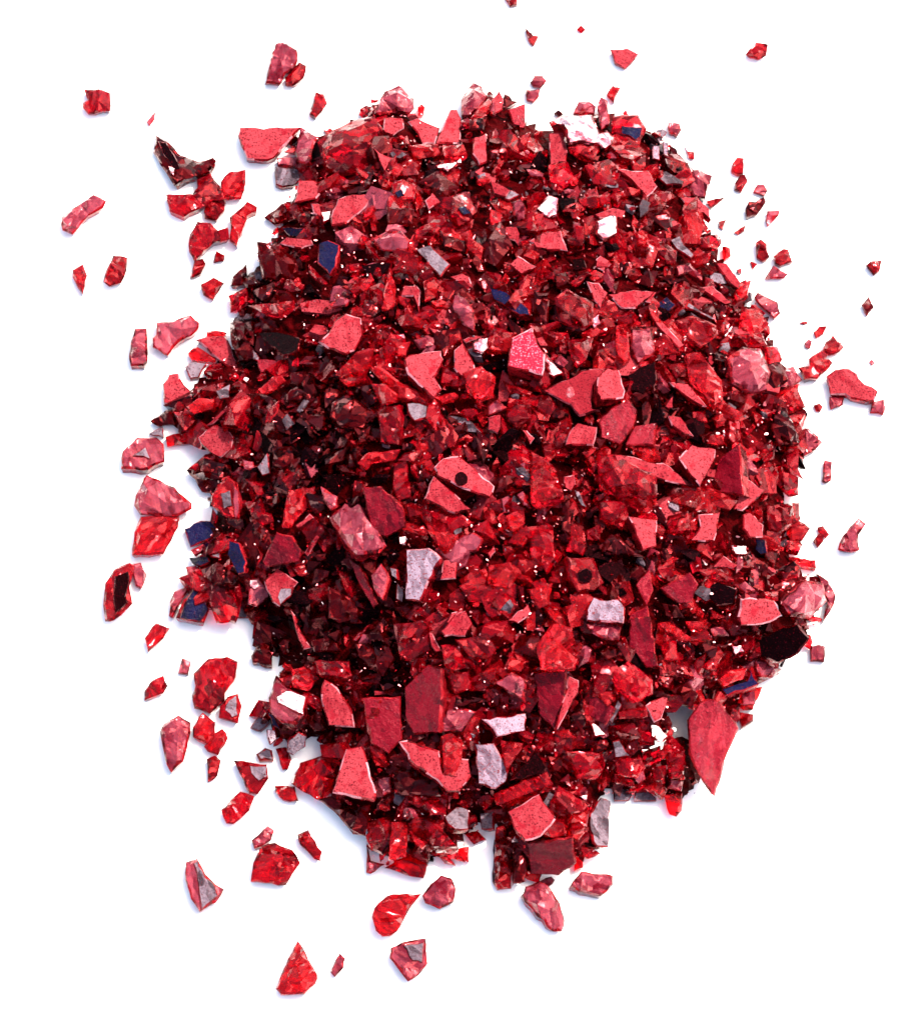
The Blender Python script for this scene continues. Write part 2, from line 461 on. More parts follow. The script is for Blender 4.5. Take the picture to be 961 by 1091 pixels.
d2 dark purple shard beneath the splinter|540,170 650,160 720,240 560,240
m2 thin lilac arch|780,170 860,90 880,80 800,175
r3 hot red wedge|850,150 960,40 960,180 900,180
d2 purple black bowl|790,190 880,190 930,270 900,320 820,270
d1 striped purple dark chip|500,620 600,560 640,680 560,690
T 380 650 5.339
v3 tall wine red tombstone|270,440 400,310 480,330 490,480 470,700 320,710 270,600
p5 curved salmon scythe|240,750 290,740 470,800 490,930 580,840 640,850 650,950 590,1035 520,1035 460,970 330,890
r5 glossy red loop standing on the scythe|480,720 540,700 600,740 600,860 550,950 500,940
m2 pink twin fangs|460,650 520,560 600,560 680,580 600,700 480,700
r2 white flecked triangle|70,770 150,790 170,870 110,890
v3 long maroon pane|30,500 250,490 260,740 180,820 80,760
p2 pink lip|100,460 230,465 230,485 100,490
p3 pink volcano|480,120 560,20 620,0 660,80 620,150 500,150
c2 crimson winged chip|560,170 740,140 800,220 740,290 640,260
c2 ruby cube with a pink lower edge|480,200 590,200 620,320 560,345 500,320
p2 small pink sail|410,130 430,130 485,235 450,240 420,200
c2 crimson boulder with vertical streaks|210,80 410,60 420,230 330,290 250,280
m4 pale magenta kite with silver sparkle|790,410 880,355 960,400 960,530 860,470
s3 silver bark like sliver|710,620 960,590 960,690 800,720 780,680
s4 swirled pink white shell|670,760 780,760 860,900 850,980 790,1020 690,990 680,870
r3 scarlet inner fold beside the shell|820,740 950,760 890,860 850,930
r3 glowing striped bar|830,1050 960,970 960,1089 840,1089
m1 lilac stump|110,950 190,950 200,1040 150,1060
d2 deep maroon slope|200,880 470,960 480,1060 220,1050
k2 black triangular gap chip|860,980 960,850 960,960 880,1000
d2 dark hood|560,490 720,500 740,520 560,550
c2 low ruby bench|510,370 640,350 650,450 560,480
T 540 650 5.339
r4 scarlet crab claw|165,200 260,70 370,100 380,150 310,200 400,280 380,330 190,340
v3 wide ruby book|150,360 340,340 330,480 270,680 180,600
p4 long rose red spine|350,370 410,400 410,470 290,680 280,660 330,480
v3 tall deep red obelisk|700,50 815,40 860,320 790,330 690,200
d3 dark olive striped wedge|360,600 430,500 450,620 430,720
r3 orange lip chip|270,700 350,680 400,730 320,730
w3 white triangular glint|470,640 520,660 560,710 500,720
g3 silver bone|570,620 630,510 655,540 600,650
c3 glittering ruby nugget|610,350 690,290 830,400 830,480 740,530 650,440
r2 small scarlet rosebud|520,480 600,460 620,510 570,550
r3 dark red log|630,580 790,550 800,610 640,620
p2 rim salmon stump|790,545 900,480 920,500 880,620 840,640
w1 violet white sparkling tip|810,650 870,660 920,720 880,760 820,720
g3 small rose grey block|600,750 640,740 700,830 615,840
c3 clear rosy cube|620,850 760,840 790,900 740,960 630,940
r3 striped scarlet cushion|610,930 720,970 730,1010 620,990
m2 frosted rose thumb|720,950 780,910 790,960 750,990
c3 speckled dark ruby sphere|330,800 540,820 560,880 520,970 400,960
k3 large black mirror triangle|10,970 170,800 230,900 200,930 90,960
r4 glowing scarlet and white bar|-80,1050 230,920 265,990 -60,1110
d2 maroon nook chip|230,830 310,840 330,930 260,920
m2 dull rose gusset|290,980 350,930 370,1010
g1 broad grey ledge chip|600,1020 650,1010 720,1040 690,1089 610,1089
g1 second grey ledge chip with a pink crest|720,1089 730,1040 790,1020 850,1070 850,1089
m3 red rimmed dome below the silver plate|450,80 560,55 650,100 640,170 560,170 480,130
r2 small hot pink pebble|380,220 420,185 430,220 400,240
d2 comb striped maroon chip|530,240 650,180 660,260 570,290
v2 broad ruby shoulder|450,450 620,560 560,660 470,600
r2 bright red cup|870,70 960,90 960,140 900,120
T 700 580 4.805
p5 blotchy pink ridge tile|430,285 480,270 600,290 640,360 610,385 540,410 430,415 415,370
k4 large black oval mirror|470,510 640,420 720,405 780,480 720,560 620,610 540,580
m1 pale grey pink ledge below the black oval|490,590 560,610 640,640 590,685 530,680
m2 rocky rose boulder|630,290 760,180 850,200 870,290 780,380 680,370
m1 pale rim ridge at the far tip|810,145 880,190 915,260 905,310 850,400 870,290
r1 ruffled rim chip|620,60 720,65 810,80 815,120 730,110
d2 square garnet|620,130 700,85 740,120 690,180 630,180
c2 garnet pocket chip|540,240 620,240 620,290 560,280
r3 scarlet dagger|245,640 310,520 340,560 300,650
r3 long scarlet wave|320,700 370,650 460,635 440,690 340,730
n3 royal blue tray|330,740 460,700 480,640 520,715 360,775
w2 pearl white bead|380,520 430,515 450,550 400,570
r1 red framed pink chip|410,820 430,750 540,730 490,850 440,850
r0 small folded red rim chip|410,860 495,870 495,905 430,945
m0 pale square pink crumb|787,520 830,510 863,525 855,605 785,600
d1 dark garnet with a yellow rim|70,750 160,700 210,770 180,840 90,810
r1 orange rim fold|0,850 40,765 60,800 20,880
d1 small dark pink hook|20,900 60,880 80,920 60,960
r2 thin curved red blade|20,400 60,395 180,480 240,500 120,490
r3 small scarlet fin|145,395 240,400 250,430 170,430
m2 rosy wedge|270,430 340,420 370,470 290,470
d2 violet black wedge|20,300 100,310 140,380 40,370
r2 tiny scarlet wedge|270,330 350,370 290,380
c3 long ruby ridge over the black square|200,130 330,130 400,190 290,190
m2 lilac glassy rib|390,210 450,190 510,240 450,250
d2 garnet slit|300,500 380,490 360,520 300,520
c2 small ruby panel|20,500 100,490 110,590 40,590
c2 clear crimson wall|200,590 250,560 230,700 190,700
T 320 790 5.339
d2 dark maroon hull along the rim|105,330 180,310 260,380 400,360 370,540 300,530 220,430
c2 ruby fan with a black hollow|370,540 450,450 510,450 520,580 470,650 400,620
k2 small black hollow|415,580 470,550 510,500 500,600 470,650 420,620
r3 wide red ribbed leaf|520,460 600,460 610,560 600,660 500,680
r4 glowing scarlet bean|620,510 720,590 700,620 650,580
m1 pink and purple rim point|375,570 400,680 480,700 400,755 375,750
c1 crimson rim skirt|480,720 620,640 720,700 700,780 600,760
g3 lilac ribbed nugget|820,430 890,370 960,390 960,500 880,500 840,470
p3 narrow pink stick|840,310 865,310 850,385 838,385
c2 ruby blanket fold|600,370 700,350 820,520 900,600 760,600
c3 clear garnet cone|700,340 840,290 830,420 740,420
r1 salmon tipped rim chip|900,610 960,600 960,690 910,680 870,650
c1 maroon wedge beside the bean|720,640 860,560 940,690 830,660
c3 scarlet slit|530,280 680,280 640,305 550,305
m0 rounded rosy nut|720,840 800,762 860,780 885,840 870,920 790,955 710,920 695,880
r0 red half moon with a tail|525,870 690,868 640,930 550,1085 510,1110 470,1110 430,1080 408,1000 420,950 470,900
r0 short red stake|-20,530 45,505 125,630 115,685 80,670 0,590
T 490 790 5.339
p5 big salmon square tile|270,400 450,300 545,440 460,540 370,565 320,520
r2 red rose gem|470,530 540,440 600,440 610,530 560,550
r3 curved red peel|620,420 735,390 725,500 670,570 640,540
g3 silver streaked oval|740,410 800,320 860,340 850,600 780,600 740,500
c3 dark triangular garnet|510,350 560,250 740,360 700,400 560,430
v3 translucent crimson square|380,580 640,550 660,700 560,770 400,760
r1 tall red plank with a grey side|205,490 250,480 290,620 290,840 210,850 195,800
d1 black blue panel|300,560 340,590 380,680 370,800 300,810
g1 dark lilac edge strip|185,800 195,560 205,560 205,850
m0 long pink torpedo|350,880 370,830 440,800 500,820 570,920 597,1020 580,1085 530,1085 440,1000
m0 pink loaf shaped chip|625,830 690,740 790,755 870,765 870,820 800,883 680,860
r1 small red corner piece|640,650 700,670 700,720 650,740
r1 glinting rim tail|660,580 740,600 800,640 730,670 700,650
g2 second lilac ribbed nugget|110,410 190,400 190,500 120,500
c1 small crimson rim saddle|30,530 100,510 150,560 80,590
w2 tiny white cone|680,315 730,300 720,340
k1 black corner behind the silver oval|700,570 740,520 790,610 720,600
m1 tiny rose rim triangle|450,800 520,770 540,790 500,830
T 640 720 5.339
r2 red pointed fin below the sparkle|290,520 370,510 360,620 300,600
r1 pale tipped red finger|355,680 465,660 460,770 430,805 390,790
r2 scarlet rim slope|240,640 330,590 380,650 350,710
c2 wine column with loops|380,440 480,420 470,580 400,590
m1 faint grey rose neck|380,640 400,590 470,600 460,660
r2 small purple pink link|320,440 380,390 410,400 350,480
T 60 580 3.844
r0 black hearted red boot shaped chip|240,100 300,75 320,90 300,170 312,245 235,312 200,315 192,250 200,160
m0 pink trumpet shaped crumb|300,80 345,75 372,125 350,183 325,170
r0 red foot chip|360,385 410,322 465,345 440,385 375,445
m0 tiny dull pink block|515,465 552,480 540,535 497,530
c0 dark red stocking chip|360,600 390,560 440,537 457,580 440,610 360,640
c0 large knobbly red cluster chip|560,530 620,470 700,460 742,480 735,540 690,610 690,640 630,695 565,670 555,620 570,580
c0 bluish centred garnet|670,665 700,625 745,612 760,660 745,735 665,710
r0 red streaked wing chip|600,690 650,730 650,780 620,820 560,790 560,750
r0 red hook chip|640,780 680,755 703,795 665,865 620,850 605,830
r0 red claw chip|615,880 650,865 675,885 660,950 620,978
m0 long mottled pink tooth|425,770 440,735 500,700 550,730 550,770 520,890 470,937 445,880
T 180 820 3.844
c0 dusty crimson foot chip|213,165 290,90 350,110 330,170 265,225 235,222
m0 small oval pink nib|338,290 405,230 432,250 420,290 350,325
c0 mottled crimson house shape|375,315 435,300 505,330 538,385 480,475 335,460 345,385
m0 grey faced hooked shard with a pink edge|68,380 115,365 150,430 190,470 228,490 195,545 125,585 90,530 65,450
r0 tall crimson pyramid|527,700 608,840 600,880 555,922 460,922 437,900 480,800
m0 tiny grey pink seed pair|700,753 722,775 715,815 680,853 660,830 675,800
T 380 820 3.203
m0 pink shield with a silver face|115,610 155,590 237,575 242,665 215,700 175,725 140,680 112,645
T 700 320 3.844
r0 flat red dash|582,90 610,84 620,92 600,100
r0 red comma chip|640,130 665,105 698,104 680,140 650,155
m0 tiny pink claw|602,175 620,158 635,165 628,195 608,195
r0 red tongue topped chip|690,170 720,140 738,165 767,190 740,215 700,225 680,200
r0 red bent arm chip|575,275 625,265 620,240 680,200 700,220 690,240 720,255 690,290 655,322 600,325
m0 tiny pale crumb|868,250 880,240 893,255 880,266
p0 brown pink anvil shaped shard|692,310 730,280 790,278 820,295 830,320 905,370 890,410 860,415 790,400 770,385 708,385
m0 pink bracket under the anvil|705,395 770,395 760,430 710,448
m0 boxy pink chip with grey foot|880,415 930,405 938,440 925,470 870,462
r0 small red pebble|640,430 665,420 680,435 668,456 650,452
m0 upright narrow pink lozenge|685,655 718,660 712,740 690,750 675,740 680,690
m1 dusky rose square on the rim|590,530 610,522 680,578 630,625 600,600 585,570
r0 small double lobed red chip|655,930 680,923 706,960 690,975 660,950
r0 red acorn crumb|638,985 660,955 685,960 680,990 657,1015
m0 white barred pink chip with a dark foot|740,1022 760,965 790,925 825,892 856,915 825,960 830,1025 790,1032
T 640 720 5.339
v5 large flat wine red arrowhead|490,250 560,150 610,128 680,150 740,230 785,300 765,345 720,440 690,560 650,688 625,670 585,610 500,440
"""
PARTS = """
T 350 460 5.339
k|dark_pit|salmon plate with a round dark pit|797,272 791,291 778,305 760,312 742,310 726,299 716,283 713,264 719,245 732,231 750,224 768,226 784,237 794,253
T 520 270 5.339
v|glass_drop|long salmon triangle holding a red drop|468,755 485,760 496,775 494,798 482,816 466,826 448,814 439,795 443,772 454,760
T 40 0 3.203
k|black_hollow|dark hooked splinter with a black wedge hollow|410,480 440,485 480,550 490,575 470,582 430,530
w|white_glint|dark hooked splinter with a black wedge hollow|446,565 468,572 466,597 455,590
T 560 80 5.339
n|navy_window|cut ruby block with a navy window|545,285 665,295 655,350 625,370 545,330
T 380 80 5.339
n|navy_spot|purple tinted crimson plate with a navy spot|215,665 255,645 270,680 235,695
n|blue_spot|ruby chip framing a blue spot|575,750 620,740 655,785 610,795
T 180 460 5.339
g|silver_corner|salmon heart with a silvery corner|635,890 700,890 700,930 635,985 615,940
g|smoky_core|red almond with a smoky core|290,350 350,330 360,420 310,440
m|pink_streak|red almond with a smoky core|370,300 400,340 400,460 380,500 362,400
n|navy_face|large navy mirror lozenge with pink edge|145,880 200,930 225,1010 180,1080 60,1060 90,970
w|white_heart|blazing pink white pebble|460,845 500,840 520,880 490,900 460,880
T 520 460 5.339
k|dark_hollow|shiny red crest with a dark hollow|505,805 525,785 560,775 590,790 598,825 580,858 545,868 515,850
T 60 580 3.844
k|black_heart|black hearted red boot shaped chip|240,130 295,110 300,140 285,215 295,240 240,290 232,200
g|grey_face|bluish centred garnet|690,680 705,640 738,618 745,700 720,710
T 180 820 3.844
g|grey_face|grey faced hooked shard with a pink edge|100,385 118,372 150,440 190,480 200,520 135,575 120,470
T 60 320 3.844
g|inner_triangle|D shaped pink chip with an inner triangle|310,635 365,600 385,650
T 380 820 3.203
g|silver_face|pink shield with a silver face|160,600 230,590 225,660 190,655
T 230 650 5.339
g|grey_face|grey centred red nut|240,822 285,792 310,800 325,855 255,850
g|silver_face|silver faced chip with a red edge|190,885 290,888 295,950 245,975 200,930
w|white_core|brightest white pebble with purple skirt|345,495 400,455 515,492 500,595 430,570 350,530
T 700 580 4.805
m|pink_facet|red framed pink chip|430,770 500,750 505,820 440,830
"""

# ------------------------------------------------------------------ materials
def mat(name, a, b, rough=(0.1, 0.3), trans=0.0, metal=0.0, bump=0.3, scale=900, speck=None, speck_amt=0.0, ior=1.5, spec=0.5, facet=0.0, cell=0.45, coat=0.0, stain=None, tint=(1.0, 0.07, 0.09)):
    m = bpy.data.materials.new(name)
    m.use_nodes = True
    nt = m.node_tree
    N, L = nt.nodes, nt.links
    P = N['Principled BSDF']
    geo = N.new('ShaderNodeNewGeometry')
    # every broken piece has its own grain direction
    rot = N.new('ShaderNodeVectorRotate'); rot.rotation_type = 'Z_AXIS'
    ang = N.new('ShaderNodeMath'); ang.operation = 'MULTIPLY'; ang.inputs[1].default_value = 40.0
    L.new(geo.outputs['Random Per Island'], ang.inputs[0])
    L.new(geo.outputs['Position'], rot.inputs['Vector']); L.new(ang.outputs[0], rot.inputs['Angle'])
    grain = N.new('ShaderNodeVectorMath'); grain.operation = 'MULTIPLY'; grain.inputs[1].default_value = (1.0, 0.33, 0.7)
    L.new(rot.outputs[0], grain.inputs[0])
    P.inputs['Specular Tint'].default_value = (*tint, 1)
    n1 = N.new('ShaderNodeTexNoise'); n1.inputs['Scale'].default_value = scale * 0.75; n1.inputs['Detail'].default_value = 2.0 if facet > 0 else 5
    n1.inputs['Roughness'].default_value = 0.65
    L.new(grain.outputs[0] if facet > 0 else geo.outputs['Position'], n1.inputs['Vector'])
    add = N.new('ShaderNodeMath'); add.operation = 'MULTIPLY_ADD'
    L.new(geo.outputs['Random Per Island'], add.inputs[0]); add.inputs[1].default_value = 0.5; add.inputs[2].default_value = -0.25
    add2 = N.new('ShaderNodeMath'); add2.operation = 'ADD'
    L.new(n1.outputs['Fac'], add2.inputs[0]); L.new(add.outputs[0], add2.inputs[1])
    ramp = N.new('ShaderNodeValToRGB')  # on the glass tones this mottling imitates reflections inside the piece
    ramp.color_ramp.elements[0].position = 0.3; ramp.color_ramp.elements[0].color = (*a, 1)
    ramp.color_ramp.elements[1].position = 0.7; ramp.color_ramp.elements[1].color = (*b, 1)
    L.new(add2.outputs[0], ramp.inputs['Fac'])
    col = ramp.outputs['Color']
    if speck:
        n2 = N.new('ShaderNodeTexNoise'); n2.inputs['Scale'].default_value = scale * 3.2; n2.inputs['Detail'].default_value = 3
        L.new(geo.outputs['Position'], n2.inputs['Vector'])
        r2 = N.new('ShaderNodeValToRGB')
        r2.color_ramp.elements[0].position = 0.66 - 0.14 * speck_amt; r2.color_ramp.elements[0].color = (0, 0, 0, 1)
        r2.color_ramp.elements[1].position = 0.72 - 0.1 * speck_amt; r2.color_ramp.elements[1].color = (1, 1, 1, 1)
        L.new(n2.outputs['Fac'], r2.inputs['Fac'])
        mx = N.new('ShaderNodeMix'); mx.data_type = 'RGBA'
        L.new(r2.outputs['Color'], mx.inputs['Factor']); L.new(col, mx.inputs[6]); mx.inputs[7].default_value = (*speck, 1)
        col = mx.outputs[2]
    if stain:
        n5 = N.new('ShaderNodeTexNoise'); n5.inputs['Scale'].default_value = scale * 0.4; n5.inputs['Detail'].default_value = 6
        n5.inputs['Roughness'].default_value = 0.6
        of = N.new('ShaderNodeVectorMath'); of.operation = 'ADD'; of.inputs[1].default_value = (3.1, 1.7, 0.4)
        L.new(geo.outputs['Position'], of.inputs[0]); L.new(of.outputs[0], n5.inputs['Vector'])
        r5 = N.new('ShaderNodeValToRGB')
        r5.color_ramp.elements[0].position = 0.56; r5.color_ramp.elements[0].color = (0, 0, 0, 1)
        r5.color_ramp.elements[1].position = 0.64; r5.color_ramp.elements[1].color = (0.85, 0.85, 0.85, 1)
        L.new(n5.outputs['Fac'], r5.inputs['Fac'])
        m5 = N.new('ShaderNodeMix'); m5.data_type = 'RGBA'
        L.new(r5.outputs['Color'], m5.inputs['Factor']); L.new(col, m5.inputs[6]); m5.inputs[7].default_value = (*stain, 1)
        col = m5.outputs[2]
    L.new(col, P.inputs['Base Color'])
    rr = N.new('ShaderNodeMapRange')
    rr.inputs['To Min'].default_value = rough[0]; rr.inputs['To Max'].default_value = rough[1]
    rr.inputs['From Min'].default_value = 0.35; rr.inputs['From Max'].default_value = 0.65
    n3 = N.new('ShaderNodeTexNoise'); n3.inputs['Scale'].default_value = scale * 0.8
    L.new(geo.outputs['Position'], n3.inputs['Vector'])
    L.new(n3.outputs['Fac'], rr.inputs['Value']); L.new(rr.outputs[0], P.inputs['Roughness'])
    P.inputs['Transmission Weight'].default_value = trans
    P.inputs['Metallic'].default_value = metal
    P.inputs['IOR'].default_value = ior
    P.inputs['Specular IOR Level'].default_value = spec
    P.inputs['Coat Weight'].default_value = coat
    P.inputs['Coat Roughness'].default_value = 0.03
    # chipped surface: fine grain, shell shaped ripples and small fracture facets
    n4 = N.new('ShaderNodeTexNoise'); n4.inputs['Scale'].default_value = scale * 1.6; n4.inputs['Detail'].default_value = 6
    n4.inputs['Roughness'].default_value = 0.7
    L.new(geo.outputs['Position'], n4.inputs['Vector'])
    b1 = N.new('ShaderNodeBump'); b1.inputs['Strength'].default_value = bump; b1.inputs['Distance'].default_value = 0.0004
    L.new(n4.outputs['Fac'], b1.inputs['Height'])
    nrm = b1.outputs['Normal']
    if facet > 0:
        # small fracture planes, each leaning its own way
        wv = N.new('ShaderNodeTexNoise'); wv.inputs['Scale'].default_value = scale * 0.35; wv.inputs['Detail'].default_value = 3
        L.new(geo.outputs['Position'], wv.inputs['Vector'])
        ms = N.new('ShaderNodeVectorMath'); ms.operation = 'MULTIPLY_ADD'
        L.new(wv.outputs['Color'], ms.inputs[0]); ms.inputs[1].default_value = (0.0030, 0.0030, 0.0030)
        L.new(grain.outputs[0], ms.inputs[2])
        vo = N.new('ShaderNodeTexVoronoi'); vo.feature = 'F1'; vo.inputs['Scale'].default_value = scale * 0.95
        L.new(ms.outputs[0], vo.inputs['Vector'])
        sb = N.new('ShaderNodeVectorMath'); sb.operation = 'SUBTRACT'
        L.new(vo.outputs['Color'], sb.inputs[0]); sb.inputs[1].default_value = (0.5, 0.5, 0.5)
        ma = N.new('ShaderNodeVectorMath'); ma.operation = 'MULTIPLY_ADD'
        L.new(sb.outputs[0], ma.inputs[0]); ma.inputs[1].default_value = (facet, facet, facet * 0.5)
        L.new(nrm, ma.inputs[2])
        nz = N.new('ShaderNodeVectorMath'); nz.operation = 'NORMALIZE'
        L.new(ma.outputs[0], nz.inputs[0])
        nrm = nz.outputs[0]
        sp = N.new('ShaderNodeSeparateColor'); L.new(vo.outputs['Color'], sp.inputs[0])
        cm = N.new('ShaderNodeMath'); cm.operation = 'MULTIPLY_ADD'  # cells lightened and darkened in colour to imitate inner facets
        L.new(sp.outputs[2], cm.inputs[0]); cm.inputs[1].default_value = cell; cm.inputs[2].default_value = -cell / 2
        ca = N.new('ShaderNodeMath'); ca.operation = 'ADD'
        L.new(cm.outputs[0], ca.inputs[0]); L.new(add2.outputs[0], ca.inputs[1])
        L.new(ca.outputs[0], ramp.inputs['Fac'])
    L.new(nrm, P.inputs['Normal'])
    if coat:
        L.new(nrm, P.inputs['Coat Normal'])
    return m

W1 = (1.0, 0.9, 0.95)
M = {
 # flat faces with a matt rose coating
 'p': mat('matt salmon coating', (0.12, 0.006, 0.010), (0.22, 0.023, 0.029), rough=(0.4, 0.7), facet=0.10, cell=0.12, bump=0.9, speck=(0.04, 0.001, 0.003), speck_amt=0.8, spec=0.15, stain=(0.15, 0.004, 0.009)),
 'm': mat('pale rose glass', (0.16, 0.006, 0.016), (0.35, 0.05, 0.075), rough=(0.02, 0.2), trans=0.6, bump=0.2, facet=0.7, speck=(0.14, 0.003, 0.010), speck_amt=0.2, spec=0.35, cell=0.4, coat=0.3),
 'r': mat('bright red glass', (0.42, 0.001, 0.006), (0.96, 0.016, 0.028), rough=(0.0, 0.10), trans=0.9, bump=0.10, facet=0.85, spec=0.4, cell=0.5, coat=0.08),
 'c': mat('crimson glass', (0.20, 0.0005, 0.004), (0.86, 0.005, 0.020), rough=(0.0, 0.10), trans=0.9, bump=0.10, facet=0.9, spec=0.35, cell=0.5, coat=0.08),
 'd': mat('dark garnet glass', (0.004, 0.0001, 0.0002), (0.12, 0.0005, 0.0015), rough=(0.0, 0.12), trans=0.85, bump=0.12, facet=0.8, spec=0.12, cell=0.6, coat=0.03),
 'n': mat('navy mirror coating', (0.0006, 0.0005, 0.006), (0.002, 0.002, 0.020), rough=(0.05, 0.25), bump=0.8, spec=0.04, facet=0.2, cell=0.3, coat=0.04, speck=(0.03, 0.001, 0.006), speck_amt=0.25, tint=W1),
 'g': mat('silver grey coating', (0.02, 0.010, 0.014), (0.11, 0.075, 0.09), rough=(0.2, 0.5), metal=0.2, bump=0.9, facet=0.5, speck=(0.05, 0.002, 0.004), speck_amt=0.55, spec=0.2, tint=W1),
 's': mat('pale lavender coating', (0.06, 0.030, 0.045), (0.19, 0.13, 0.165), rough=(0.2, 0.5), bump=0.9, facet=0.2, cell=0.4, speck=(0.10, 0.003, 0.006), speck_amt=0.7, spec=0.2, tint=W1),
 'k': mat('black mirror coating', (0.0006, 0.0002, 0.0003), (0.002, 0.0006, 0.001), rough=(0.2, 0.4), bump=0.5, spec=0.02, speck=(0.03, 0.001, 0.003), speck_amt=0.3),
 'w': mat('bright silver coating', (0.30, 0.05, 0.07), (0.80, 0.60, 0.58), rough=(0.12, 0.35), metal=0.8, bump=0.6, facet=0.38, speck=(0.30, 0.03, 0.05), speck_amt=0.45, cell=0.2, tint=W1),
 'side': mat('broken red edge glass', (0.03, 0.0004, 0.001), (0.30, 0.005, 0.010), rough=(0.02, 0.2), trans=0.6, bump=0.4, facet=0.6, spec=0.2, cell=0.7, coat=0.05),
 'v': mat('smooth wine red face', (0.04, 0.0004, 0.0025), (0.14, 0.0015, 0.007), rough=(0.12, 0.35), trans=0.4, bump=0.6, facet=0.25, spec=0.3, cell=0.4, coat=0.06, tint=(1, 0.1, 0.15)),
 'pale': mat('pale broken rim', (0.16, 0.012, 0.018), (0.44, 0.15, 0.17), rough=(0.1, 0.4), trans=0.2, bump=0.6, spec=0.4, speck=(0.2, 0.01, 0.02), speck_amt=0.5, tint=W1),  # rough broken edge; light caught by the bevel is put into its colour
 'x': mat('speckled magenta coating', (0.13, 0.002, 0.007), (0.22, 0.006, 0.018), rough=(0.3, 0.6), bump=0.8, speck=(0.40, 0.13, 0.17), speck_amt=0.75, spec=0.2),
 'q': mat('pink sparkle flake', (0.35, 0.03, 0.04), (0.65, 0.28, 0.27), rough=(0.12, 0.35), metal=0.8, bump=0.2, spec=0.4, tint=W1),  # pale metal flakes, added so the glass seems to sparkle
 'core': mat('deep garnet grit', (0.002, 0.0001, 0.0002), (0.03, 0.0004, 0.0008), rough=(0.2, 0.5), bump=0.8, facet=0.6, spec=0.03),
}

# ------------------------------------------------------------------ geometry of the view, used to set things out on the ground and the heap
def ray(px, py):
    d = Vector(((px / W_ - 0.5) * W_ * U / DIST, (0.5 - py / H_) * H_ * U / DIST, -1.0))
    return (ROT @ d).normalized()

def on_plane(px, py, p0, n):
    d = ray(px, py)
    return CAM + d * ((p0 - CAM).dot(n) / d.dot(n))

def at_z(px, py, z):
    return on_plane(px, py, Vector((0, 0, z)), Vector((0, 0, 1)))

RIM = [(300,140),(350,132),(400,100),(430,92),(455,125),(475,125),(505,92),(540,100),(580,128),(620,110),(660,112),(700,130),(735,165),(755,205),
       (772,260),(800,310),(825,330),(838,380),(852,410),(868,470),(850,520),(850,570),(860,600),(888,635),(865,690),(800,745),(775,800),(750,850),
       (722,866),(690,850),(652,850),(645,910),(600,935),(530,945),(520,885),(480,920),(395,928),(385,890),(345,860),(335,800),(285,800),(270,760),
       (290,715),(268,680),(262,655),(235,662),(190,645),(200,590),(218,560),(212,515),(200,500),(215,480),(180,465),(178,420),(210,390),(242,365),
       (245,310),(275,260),(300,215),(315,180)]
CX, CY_ = 530.0, 520.0
def inside(x, y, poly):
    r = False
    for i in range(len(poly)):
        x1, y1 = poly[i - 1]; x2, y2 = poly[i]
        if (y1 > y) != (y2 > y) and x < (x2 - x1) * (y - y1) / (y2 - y1) + x1:
            r = not r
    return r
def rim_dist(x, y):
    best = 1e9
    for i in range(len(RIM)):
        x1, y1 = RIM[i - 1]; x2, y2 = RIM[i]
        dx, dy = x2 - x1, y2 - y1
        t = max(0, min(1, ((x - x1) * dx + (y - y1) * dy) / (dx * dx + dy * dy)))
        best = min(best, math.hypot(x - x1 - t * dx, y - y1 - t * dy))
    return best if inside(x, y, RIM) else -best
HMAX, RR = 115.0, 300.0
def hump(x, y):
    d = rim_dist(x, y)
    if d <= 0:
        return 0.0
    t = 1 - min(d / RR, 1.0)
    return HMAX * (1 - t * t) ** 0.8
def heap_point(x, y, dz=0.0):
    return at_z(x, y, max((hump(x, y) + dz) * U, 0.0))
def heap_normal(x, y):
    a, b = heap_point(x - 25, y), heap_point(x + 25, y)
    c, d = heap_point(x, y + 25), heap_point(x, y - 25)
    n = (b - a).cross(d - c).normalized()
    return n

# ------------------------------------------------------------------ parsing the traced outlines
def parse(txt):
    out = []
    ox = oy = 0; s = 1
    for line in txt.strip().splitlines():
        if line.startswith('T '):
            _, a, b, c = line.split(); ox, oy, s = float(a), float(b), float(c)
            continue
        h, pts = line.split('|')
        poly = [tuple(float(v) for v in q.split(',')) for q in pts.split()]
        poly = [(ox + x / s, oy + y / s) for x, y in poly]
        out.append((h[0], int(h[1]), h[3:], poly))
    return out

def area(poly):
    return sum(poly[i - 1][0] * poly[i][1] - poly[i][0] * poly[i - 1][1] for i in range(len(poly))) / 2

def centroid(poly):
    a = area(poly)
    if abs(a) < 1e-6:
        return sum(p[0] for p in poly) / len(poly), sum(p[1] for p in poly) / len(poly)
    cx = cy = 0
    for i in range(len(poly)):
        x0, y0 = poly[i - 1]; x1, y1 = poly[i]
        k = x0 * y1 - x1 * y0
        cx += (x0 + x1) * k; cy += (y0 + y1) * k
    return cx / (6 * a), cy / (6 * a)

def rough_outline(poly, rng, amt):
    """Break every long edge of an outline into shorter, slightly uneven ones."""
    out = []
    for i in range(len(poly)):
        x0, y0 = poly[i]; x1, y1 = poly[(i + 1) % len(poly)]
        L = math.hypot(x1 - x0, y1 - y0)
        out.append((x0, y0))
        k = int(L // 9)
        if k:
            nx, ny = -(y1 - y0) / L, (x1 - x0) / L
            for j in range(1, k + 1):
                t = (j + rng.uniform(-0.2, 0.2)) / (k + 1)
                o = rng.gauss(0, amt)
                out.append((x0 + (x1 - x0) * t + nx * o, y0 + (y1 - y0) * t + ny * o))
    return out

def frame_of(n):
    u = Vector((1, 0, 0)) - n * n.x
    u.normalize()
    return u, n.cross(u)

